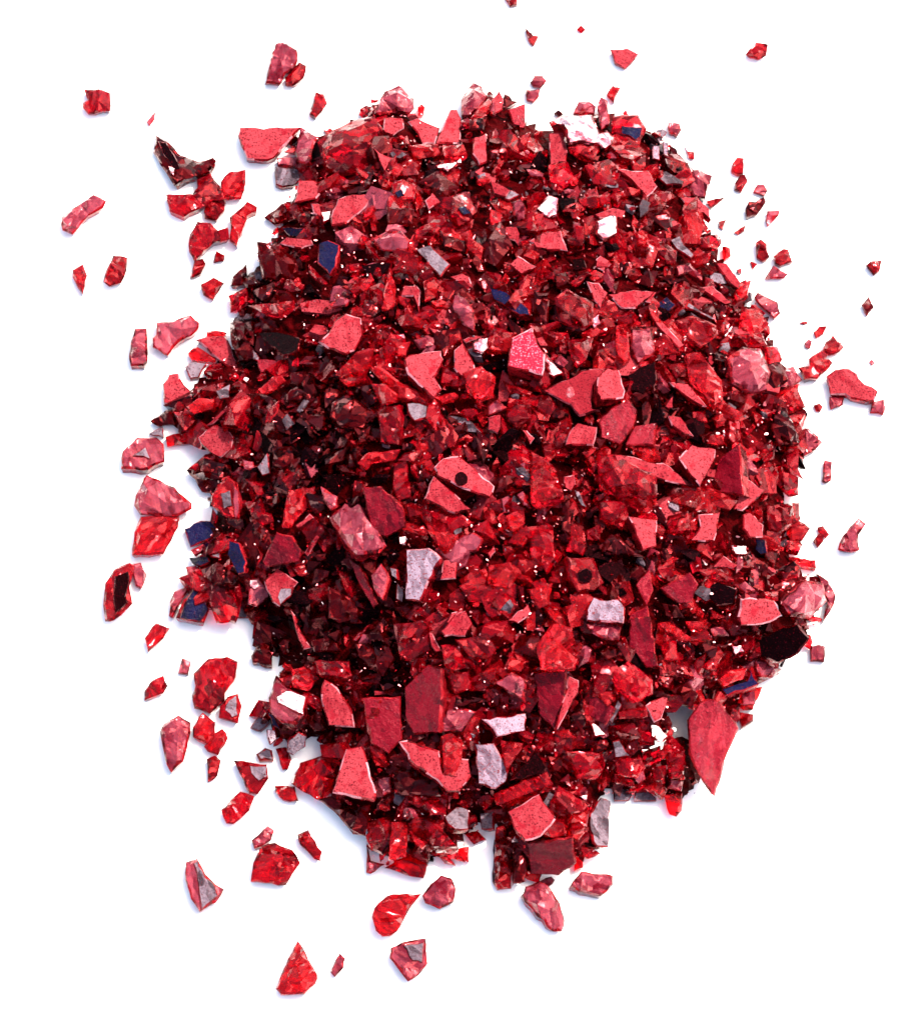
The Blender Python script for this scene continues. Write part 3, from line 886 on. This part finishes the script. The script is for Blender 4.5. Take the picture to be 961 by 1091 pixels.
def shard_mesh(name, poly, tone, p0, n, thick, seed, flat, base_z=None, ridge=0.25):
    """poly: outline in picture units; the top face lies in the plane (p0, n); the body hangs thick below it."""
    rng = random.Random(seed)
    if area(poly) > 0:
        poly = poly[::-1]
    poly = rough_outline(poly, rng, 0.55)
    u, v = frame_of(n)
    W = [on_plane(x, y, p0, n) for x, y in poly]
    P2 = [Vector(((w - p0).dot(u), (w - p0).dot(v))) for w in W]
    # drop points that coincide
    Q = []
    for q in P2:
        if not Q or (q - Q[-1]).length > 0.25 * U:
            Q.append(q)
    if (Q[0] - Q[-1]).length < 0.25 * U:
        Q.pop()
    P2 = Q
    A = abs(sum(P2[i - 1].x * P2[i].y - P2[i].x * P2[i - 1].y for i in range(len(P2))) / 2)
    size = math.sqrt(A)
    c2 = Vector((sum(q.x for q in P2) / len(P2), sum(q.y for q in P2) / len(P2)))
    verts, faces, mi = [], [], []
    def add(q, h):
        verts.append(p0 + u * q.x + v * q.y + n * h)
        return len(verts) - 1
    nv = len(P2)
    bev = min(0.9 * U + 0.03 * size, 0.12 * size) if flat else 0.0
    ring = [add(q, -bev * rng.uniform(0.5, 1.3)) for q in P2]
    if flat:
        top = []
        for i, q in enumerate(P2):
            a, b = P2[i - 1], P2[(i + 1) % nv]
            t = (b - a)
            inn = Vector((-t.y, t.x))
            if inn.length > 0: inn.normalize()
            top.append(q + inn * bev * rng.uniform(0.5, 1.0))
        res = geometry.delaunay_2d_cdt(top, [(i, (i + 1) % nv) for i in range(nv)], [], 1, 1e-7)
        if len(res[0]) != nv:
            top = [c2 + (q - c2) * 0.93 for q in P2]
            res = geometry.delaunay_2d_cdt(top, [(i, (i + 1) % nv) for i in range(nv)], [], 1, 1e-7)
        if len(res[0]) == nv:
            idx = [add(q, 0.0) for q in res[0]]
            order = [idx[[k for k in range(nv) if i in res[3][k]][0]] for i in range(nv)]
            for f in res[2]:
                faces.append([idx[k] for k in f]); mi.append(0)
        else:
            order = [add(q, 0.0) for q in top]
            faces.append(order[:]); mi.append(0)
        rim_run = rng.randint(-2, 3)
        for i in range(nv):
            j = (i + 1) % nv
            faces.append([ring[i], ring[j], order[j], order[i]]); mi.append(2 if rim_run > 0 else 1)
            rim_run = rim_run - 1 if rim_run > -3 else rng.randint(1, 5)
    else:
        k = max(2, min(14, int(size / U / 6)))
        pts = list(P2)
        ang = rng.uniform(0, math.pi)
        ax = Vector((math.cos(ang), math.sin(ang)))
        hs = [None] * nv
        tries = 0
        inner = []
        pl = [(q.x, q.y) for q in P2]
        while len(inner) < k and tries < 200:
            tries += 1
            q = c2 + Vector((rng.uniform(-1, 1), rng.uniform(-1, 1))) * size * 0.75
            if not inside(q.x, q.y, pl):
                continue
            dm = min((q - e).length for e in P2)
            if dm < 0.12 * size or any((q - e).length < 0.2 * size for e in inner):
                continue
            inner.append(q)
        rimw = min(1.1 * U + 0.035 * size, 0.12 * size)
        band = []
        for i, q in enumerate(P2):
            a_, b_ = P2[i - 1], P2[(i + 1) % nv]
            t_ = b_ - a_
            inn = Vector((-t_.y, t_.x))
            if inn.length > 0: inn.normalize()
            z_ = q + inn * rimw * rng.uniform(0.6, 1.3)
            if inside(z_.x, z_.y, pl) and min((z_ - e).length for e in P2) > rimw * 0.5 and all((z_ - e).length > 0.4 * rimw for e in band):
                band.append(z_)
        nb = len(band)
        res = geometry.delaunay_2d_cdt(pts + band + inner, [(i, (i + 1) % nv) for i in range(nv)], [], 1, 1e-7)
        idx, outer = [], []
        for w, q in enumerate(res[0]):
            src = res[3][w]
            if src and src[0] < nv:
                idx.append(ring[src[0]]); outer.append(True)
            else:
                isband = bool(src) and src[0] < nv + nb
                dm = min((q - e).length for e in P2)
                if isband:
                    h = rimw * rng.uniform(0.5, 1.1)
                else:
                    h = rimw + ridge * size * rng.uniform(0.1, 1.0) * min(1.0, dm / (0.3 * size) + 0.25)
                    h -= 0.12 * size * rng.random() * abs((q - c2).dot(ax)) / max(size, 1e-9)
                idx.append(add(q, h)); outer.append(False)
        for f in res[2]:
            ff = [idx[a] for a in f]
            if len(set(ff)) == 3:
                faces.append(ff); mi.append(1 if sum(outer[a] for a in f) >= 1 and rng.random() < 0.85 else 0)
    # side walls leaning in, then an uneven underside
    shear = u * rng.uniform(-0.12, 0.12) * thick + v * rng.uniform(-0.12, 0.12) * thick
    shr = rng.uniform(0.72, 0.95)
    low = []
    for i, q in enumerate(P2):
        qq = c2 + (q - c2) * (shr + rng.uniform(-0.04, 0.04))
        p = p0 + u * qq.x + v * qq.y - n * thick * rng.uniform(0.85, 1.1) + shear
        if base_z is not None:
            w = verts[ring[i]]
            p = Vector((w.x + (p.x - w.x) * 0.7, w.y + (p.y - w.y) * 0.7, base_z + rng.uniform(0, 0.3) * U))
        low.append(p)
    mid = []
    for i in range(nv):
        a = verts[ring[i]]; b = low[i]
        c = a.lerp(b, rng.uniform(0.35, 0.6))
        out_ = (c - (p0 - n * thick * 0.5)); out_ -= n * out_.dot(n)
        c = c + out_ * rng.uniform(-0.03, 0.06)
        verts.append(c); mid.append(len(verts) - 1)
    lo = []
    for p in low:
        verts.append(p); lo.append(len(verts) - 1)
    for i in range(nv):
        j = (i + 1) % nv
        faces.append([ring[j], ring[i], mid[i], mid[j]]); mi.append(1)
        faces.append([mid[j], mid[i], lo[i], lo[j]]); mi.append(1)
    faces.append(lo[::-1]); mi.append(1)
    return verts, faces, mi

def make_mesh(name, verts, faces, mi, mats, origin):
    me = bpy.data.meshes.new(name)
    me.from_pydata([v - origin for v in verts], [], faces)
    for m in mats:
        me.materials.append(m)
    me.polygons.foreach_set('material_index', mi)
    me.validate()
    bm = bmesh.new(); bm.from_mesh(me)
    bmesh.ops.recalc_face_normals(bm, faces=bm.faces)
    bm.to_mesh(me); bm.free()
    me.update()
    return me

SIDE = {'x': 'side', 'v': 'side', 'p': 'side', 's': 'side', 'm': 'side', 'r': 'r', 'c': 'c', 'd': 'd', 'n': 'side', 'g': 'side', 'k': 'd', 'w': 'side'}
FLAT = set('pngksvx')
RIMM = {'x': 'pale', 'p': 'pale', 'w': 'm', 's': 'pale'}

# ------------------------------------------------------------------ the white surface
gm = mat('white board', (0.96, 0.93, 0.87), (0.97, 0.94, 0.88), rough=(0.6, 0.7), bump=0.05, scale=300, spec=0.2, tint=(1, 1, 1))
me = bpy.data.meshes.new('ground')
G = 60.0
me.from_pydata([(-G, -G, 0), (G, -G, 0), (G, G, 0), (-G, G, 0)], [], [(0, 1, 2, 3)])
me.materials.append(gm)
ground = bpy.data.objects.new('ground', me)
scene.collection.objects.link(ground)
ground['kind'] = 'structure'

# ------------------------------------------------------------------ the traced shards
def shade_zone(x, y):              # shady parts of the heap, their shade put in as darker glass
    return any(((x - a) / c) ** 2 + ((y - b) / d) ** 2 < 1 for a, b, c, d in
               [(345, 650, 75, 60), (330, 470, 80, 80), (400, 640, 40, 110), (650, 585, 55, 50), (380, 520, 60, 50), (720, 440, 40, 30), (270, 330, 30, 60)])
SH = parse(DATA)
info = []
for i, (tone, layer, look, poly) in enumerate(SH):
    cx, cy = centroid(poly)
    info.append((cx, cy, abs(area(poly))))

LAND = {  # distinctive shards that others are placed by
 "brightest white pebble with purple skirt": "brightest white pebble",
 "largest blazing white glint": "largest white glint",
 "large pink trapezoid with dark outlined edges": "pink trapezoid",
 "largest glossy ruby oval": "big ruby oval",
 "tall navy mirror chip": "tall navy chip",
 "large navy mirror lozenge with pink edge": "navy lozenge",
 "magenta speckled plate with a pale rim": "pale rimmed magenta plate",
 "long salmon triangle holding a red drop": "long salmon triangle",
 "flat white silver plate": "white silver plate",
 "large flat wine red arrowhead": "wine red arrowhead",
 "large black oval mirror": "black oval",
 "big salmon bell": "big salmon bell",
 "curved salmon scythe": "salmon scythe",
 "big salmon square tile": "salmon square tile",
 "lavender speckled tall chip": "lavender speckled chip",
 "salmon plate with a round dark pit": "pitted salmon plate",
 "big flat bright salmon chip": "big bright salmon chip",
 "sparkling pale pink hexagon": "pale pink hexagon",
 "salmon heart with a silvery corner": "salmon heart",
 "bright scarlet pentagon pane": "scarlet pentagon pane",
 "big glassy ruby block": "big ruby block",
 "salmon triangular cake": "salmon cake",
 "large milky crimson boulder": "milky crimson boulder",
 "large flat salmon plate with a pointed tail": "tailed salmon plate",
 "cream white glinting face": "cream glint",
 "big sparkling salmon fan": "salmon fan",
 "pale pink crystal crowning the rim": "pale pink crystal",
 "flat grey plate with a red rim": "red rimmed grey plate",
 "large black mirror triangle": "black triangle",
 "blotchy pink ridge tile": "blotchy pink tile",
 "salmon dog head plate": "dog head plate",
 "brown pink anvil shaped shard": "pink anvil shard",
 "tall crimson pyramid": "crimson pyramid",
 "grey faced hooked shard with a pink edge": "grey hooked shard",
 "large knobbly red cluster chip": "knobbly red chip",
 "tall pink gable with a striped shoulder": "tall pink gable",
 "salmon shield": "salmon shield",
 "cut ruby block with a navy window": "navy windowed block",
 "tall deep red obelisk": "deep red obelisk",
 "tall wine red tombstone": "wine red tombstone",
 "long pink torpedo": "pink torpedo",
}
land = [(info[i][0], info[i][1], LAND[s[2]], i) for i, s in enumerate(SH) if s[2] in LAND]

def where(i):
    x, y, _ = info[i]
    best = sorted(land, key=lambda l: math.hypot(l[0] - x, l[1] - y))
    best = [b for b in best if b[3] != i][0]
    dx, dy = x - best[0], y - best[1]
    near = 'just ' if math.hypot(dx, dy) < 45 else ''
    if abs(dx) > 1.6 * abs(dy):
        rel = 'beside'
    elif dy < 0:
        rel = 'above'
    else:
        rel = 'below'
    return f"{near}{rel} the {best[2]}"

def clean(s):
    return ' '.join(s.split())

score = sorted(range(len(SH)), key=lambda i: -info[i][2] * (4 if SH[i][1] == 0 else 1) - (1e9 if SH[i][2] in LAND else 0))
KEEP = set(score[:300])
for i, sh in enumerate(SH):
    if sh[1] == 0:
        KEEP.add(i)
KEEP -= set([i for i in reversed(score) if i in KEEP and SH[i][1] > 0][:len(KEEP) - 300])
HASPART = set(l.split('|')[2] for l in PARTS.strip().splitlines() if '|' in l)
GV, GF, GM = [], [], []         # small pieces that go with the grit
PLANE = {}
TONES = ['c', 'r', 'd', 'p', 'm', 'g', 'w', 'k', 'core', 'n', 's', 'side', 'v', 'pale', 'q', 'x']

LOOK_N = {}
objs = []
for i, (tone, layer, look, poly) in enumerate(SH):
    rng = random.Random(1000 + i)
    cx, cy, A = info[i]
    size = math.sqrt(A)
    loose = layer == 0
    xs = [q[0] for q in poly]; ys = [q[1] for q in poly]
    flat = tone in FLAT
    if tone == 'w':
        n = (HALF + Vector((rng.gauss(0, 0.04), rng.gauss(0, 0.04), 0))).normalized()
    elif loose:
        n = Vector((rng.gauss(0, 0.07), rng.gauss(0, 0.07), 1)).normalized()
    else:
        hn = heap_normal(cx, cy)
        sp = 0.13 if tone == 'p' else 0.24
        if size > 60: sp *= 0.5
        n = (Vector((0, 0, 1)) * 0.7 + hn * 0.5 + Vector((rng.gauss(0, sp), rng.gauss(0, sp), 0))).normalized()
        if tone == 'n' or tone == 'k':
            n = (n + Vector((-0.35, 0.1, 0))).normalized()
        if tone == 'v':
            n = (n + Vector((-0.22, -0.12, 0))).normalized()
        if tone == 'p':
            n = (n + Vector((0.1, -0.02, 0))).normalized()
    if loose:
        t = max(2.2, min(0.42 * size, 13)) * U
        p0 = at_z(cx, cy + 0.15 * t / U, t)
        v_, f_, m_ = shard_mesh('glass_shard', poly, tone, p0, n, t, 5000 + i, flat, base_z=0.0, ridge=0.05 if look in HASPART else 0.22)
    else:
        t = max(5, min(0.5 * size, 20)) * U
        lift = {1: 2, 2: 5, 3: 10, 4: 17, 5: 27}[layer] + 0.08 * size
        t = max(t, (lift - 3) * U)
        z = max(hump(cx, cy) + lift, 0.35 * size + 3) * U if layer > 1 else max(hump(cx, cy) + 2, min(0.4 * size, 14) + 2) * U
        p0 = at_z(cx, cy, z)
        bz = 0.0 if (rim_dist(cx, cy) < 6) else None
        if bz is not None:
            n = (n + Vector((0, 0, 2.5))).normalized() if tone != 'w' else n
        low_z = min(on_plane(x, y, p0, n).z for x, y in poly)
        if low_z < 4 * U:
            flatter = (n + Vector((0, 0, 2.0))).normalized()
            n = flatter if tone != 'w' else n
            low_z = min(on_plane(x, y, p0, n).z for x, y in poly)
            p0 = at_z(cx, cy, p0.z + max(0.0, 4 * U - low_z))
        v_, f_, m_ = shard_mesh('glass_shard', poly, tone, p0, n, t, 5000 + i, flat, base_z=bz, ridge=0.05 if look in HASPART else (0.10 if tone == 'w' else 0.30))
        lowz = min(q.z for q in v_)
        if lowz < 0:
            v_ = [q if q.z > 0 else Vector((q.x, q.y, 0.00002)) for q in v_]
    org = Vector((p0.x, p0.y, max(0.0, p0.z - t)))
    sm = SIDE[tone]
    if i not in KEEP:
        if shade_zone(cx, cy) and tone in 'cr' and rng.random() < 0.6:
            tone = 'd'; sm = 'd'  # red pieces recoloured dark to deepen the heap's shade
        b = len(GV)
        GV += v_; GF += [[k + b for k in f] for f in f_]
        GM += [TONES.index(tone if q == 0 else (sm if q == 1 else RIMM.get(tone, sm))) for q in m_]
        continue
    if loose and tone in 'cr':
        sm = 'side'
    me = make_mesh('glass_shard', v_, f_, m_, [M[tone], M[sm], M[RIMM.get(tone, sm)]], org)
    o = bpy.data.objects.new('glass_shard', me)
    o.location = org
    scene.collection.objects.link(o)
    w = where(i)
    lab = look
    if look.count(' ') + w.count(' ') + 3 <= 16:
        lab = f"{look}, {'lying loose ' if (loose and len(look.split()) + len(w.split()) < 13) else ''}{w}"
    o['label'] = clean(lab)
    o['category'] = 'glass shard'
    o['group'] = 'loose red glass shards scattered round the heap' if loose else 'red glass shards lying in the heap'
    objs.append(o)
    PLANE[look] = (o, p0, n, size, flat, org)

# ------------------------------------------------------------------ faces and marks that belong to one shard
def parse_parts(txt):
    out = []; ox = oy = 0; s = 1
    for line in txt.strip().splitlines():
        if line.startswith('T '):
            _, a, b, c = line.split(); ox, oy, s = float(a), float(b), float(c); continue
        tone, name, parent, pts = line.split('|')
        poly = [tuple(float(v) for v in q.split(',')) for q in pts.split()]
        out.append((tone, name, parent, [(ox + x / s, oy + y / s) for x, y in poly]))
    return out
for j, (tone, name, parent, poly) in enumerate(parse_parts(PARTS)):
    if parent not in PLANE:
        print('no parent', parent); continue
    o, p0, n, size, flat, org = PLANE[parent]
    up = (0.5 if flat else 0.085 * size + 1.6) * U
    q0 = p0 + n * up
    v_, f_, m_ = shard_mesh(name, poly, tone, q0, n if tone != 'w' else n, (0.45 if flat else 0.10 * size + 1.5) * U, 9000 + j, True)
    c = at_z(*centroid(poly), q0.z)
    me = make_mesh(name, v_, f_, m_, [M[tone], M['side'] if tone not in 'kd' else M['d'], M['side']], c)
    ch = bpy.data.objects.new(name, me)
    scene.collection.objects.link(ch)
    ch.parent = o
    ch.location = c - org

# ------------------------------------------------------------------ small grit between the shards: nobody could count it
HOLES = [(341, 799, 13, 6), (724, 765, 8, 13), (698, 795, 5, 9)]
def chip(rng, pos, size, n, tone, V, F, MI, slot, thin=False):
    u, v = frame_of(n)
    k = rng.choice((4, 5, 5, 6))
    a0 = rng.uniform(0, 6.28)
    el = rng.uniform(0.15, 0.55) if thin else rng.uniform(0.28, 0.9)
    ea = rng.uniform(0, math.pi)
    pts = []
    for j in range(k):
        a = a0 + 6.283 * (j + rng.uniform(-0.3, 0.3)) / k
        r = size * rng.uniform(0.65, 1.1)
        x, y = math.cos(a) * r, math.sin(a) * r * el
        pts.append((x * math.cos(ea) - y * math.sin(ea), x * math.sin(ea) + y * math.cos(ea)))
    b = len(V)
    th = size * rng.uniform(0.4, 0.8)
    for x, y in pts:
        V.append(pos + u * x + v * y)
    for x, y in pts:
        V.append(pos + u * x * 0.85 + v * y * 0.85 - n * th)
    F.append([b + j for j in range(k)][::1]); MI.append(slot)
    if rng.random() < 0.6 and tone not in 'pw':
        F.pop(); MI.pop()
        V.append(pos + u * rng.uniform(-.3, .3) * size + v * rng.uniform(-.3, .3) * size + n * size * rng.uniform(0.15, 0.5))
        for j in range(k):
            F.append([b + j, b + (j + 1) % k, len(V) - 1]); MI.append(slot)
    for j in range(k):
        q = (j + 1) % k
        F.append([b + q, b + j, b + k + j, b + k + q]); MI.append(slot)
    F.append([b + k + j for j in range(k)][::-1]); MI.append(slot)

WT = [34, 24, 18, 5, 7, 5, 7, 0]
rng = random.Random(77)
V, F, MI = list(GV), list(GF), list(GM)
COVER = [(min(p[0] for p in sh[3]), max(p[0] for p in sh[3]), min(p[1] for p in sh[3]), max(p[1] for p in sh[3]), sh[3]) for sh in SH if sh[1] > 0]
def covered(x, y):
    return any(a < x < b and c < y < d and inside(x, y, q) for a, b, c, d, q in COVER)
def scatter(count, s0, s1, dz0, dz1, tiltamt, weights, margin, over=0.0):
    made = 0
    while made < count:
        x, y = rng.uniform(170, 895), rng.uniform(85, 955)
        d = rim_dist(x, y)
        if d < margin:
            continue
        if any(hx and ((x - hx) / (hx2 + 4)) ** 2 + ((y - hy) / (hy2 + 4)) ** 2 < 1 for hx, hy, hx2, hy2 in HOLES):
            continue
        if covered(x, y) and rng.random() > over:
            continue
        made += 1
        s = rng.uniform(s0, s1)
        ww = list(weights)
        if shade_zone(x, y):
            ww = [10, 4, 60, 1, 1, 1, 2 if s1 < 3 else 0, 20]  # mostly garnet and black chips here, standing in for shade
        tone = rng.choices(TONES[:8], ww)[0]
        if s1 < 3 and tone in 'mp':
            tone = 'q'
        n = heap_normal(x, y) + Vector((rng.gauss(0, tiltamt), rng.gauss(0, tiltamt), 0))
        if tone in 'wq':
            n = HALF + Vector((rng.gauss(0, .25), rng.gauss(0, .25), 0))
        n.normalize()
        pos = heap_point(x, y, rng.uniform(dz0, dz1))
        pos.z = max(pos.z, s * 0.6 * U)
        chip(rng, pos, s * U, n, tone, V, F, MI, TONES.index(tone), s1 < 3)
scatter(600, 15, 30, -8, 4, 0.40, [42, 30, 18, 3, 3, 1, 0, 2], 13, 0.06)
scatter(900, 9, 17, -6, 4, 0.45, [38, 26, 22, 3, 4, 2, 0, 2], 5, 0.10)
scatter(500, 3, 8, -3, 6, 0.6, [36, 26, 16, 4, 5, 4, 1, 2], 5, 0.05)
scatter(3600, 0.7, 2.4, 2, 12, 0.7, [14, 24, 2, 14, 26, 5, 1.5, 0], 4, 0.4)  # tiny, mostly pale chips added to imitate glints across the glass
# the body of the heap under the chips
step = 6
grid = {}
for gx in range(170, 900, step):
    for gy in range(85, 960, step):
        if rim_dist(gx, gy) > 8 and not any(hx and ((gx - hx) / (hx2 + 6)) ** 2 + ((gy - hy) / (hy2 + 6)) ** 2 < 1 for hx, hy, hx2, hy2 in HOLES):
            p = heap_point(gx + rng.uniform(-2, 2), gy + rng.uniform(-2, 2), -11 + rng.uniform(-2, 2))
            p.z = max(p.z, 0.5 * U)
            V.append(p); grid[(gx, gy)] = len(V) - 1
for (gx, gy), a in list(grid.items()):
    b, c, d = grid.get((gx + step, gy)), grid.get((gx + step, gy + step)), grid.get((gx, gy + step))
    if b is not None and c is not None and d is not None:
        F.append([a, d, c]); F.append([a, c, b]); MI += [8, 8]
me = bpy.data.meshes.new('glass_grit')
me.from_pydata(V, [], F)
for t in TONES:
    me.materials.append(M[t])
me.polygons.foreach_set('material_index', MI)
me.update()
grit = bpy.data.objects.new('glass_grit', me)
scene.collection.objects.link(grit)
grit['kind'] = 'stuff'
grit['label'] = 'fine red glass grit and crumbs filling the heap between the shards'
grit['category'] = 'glass grit'
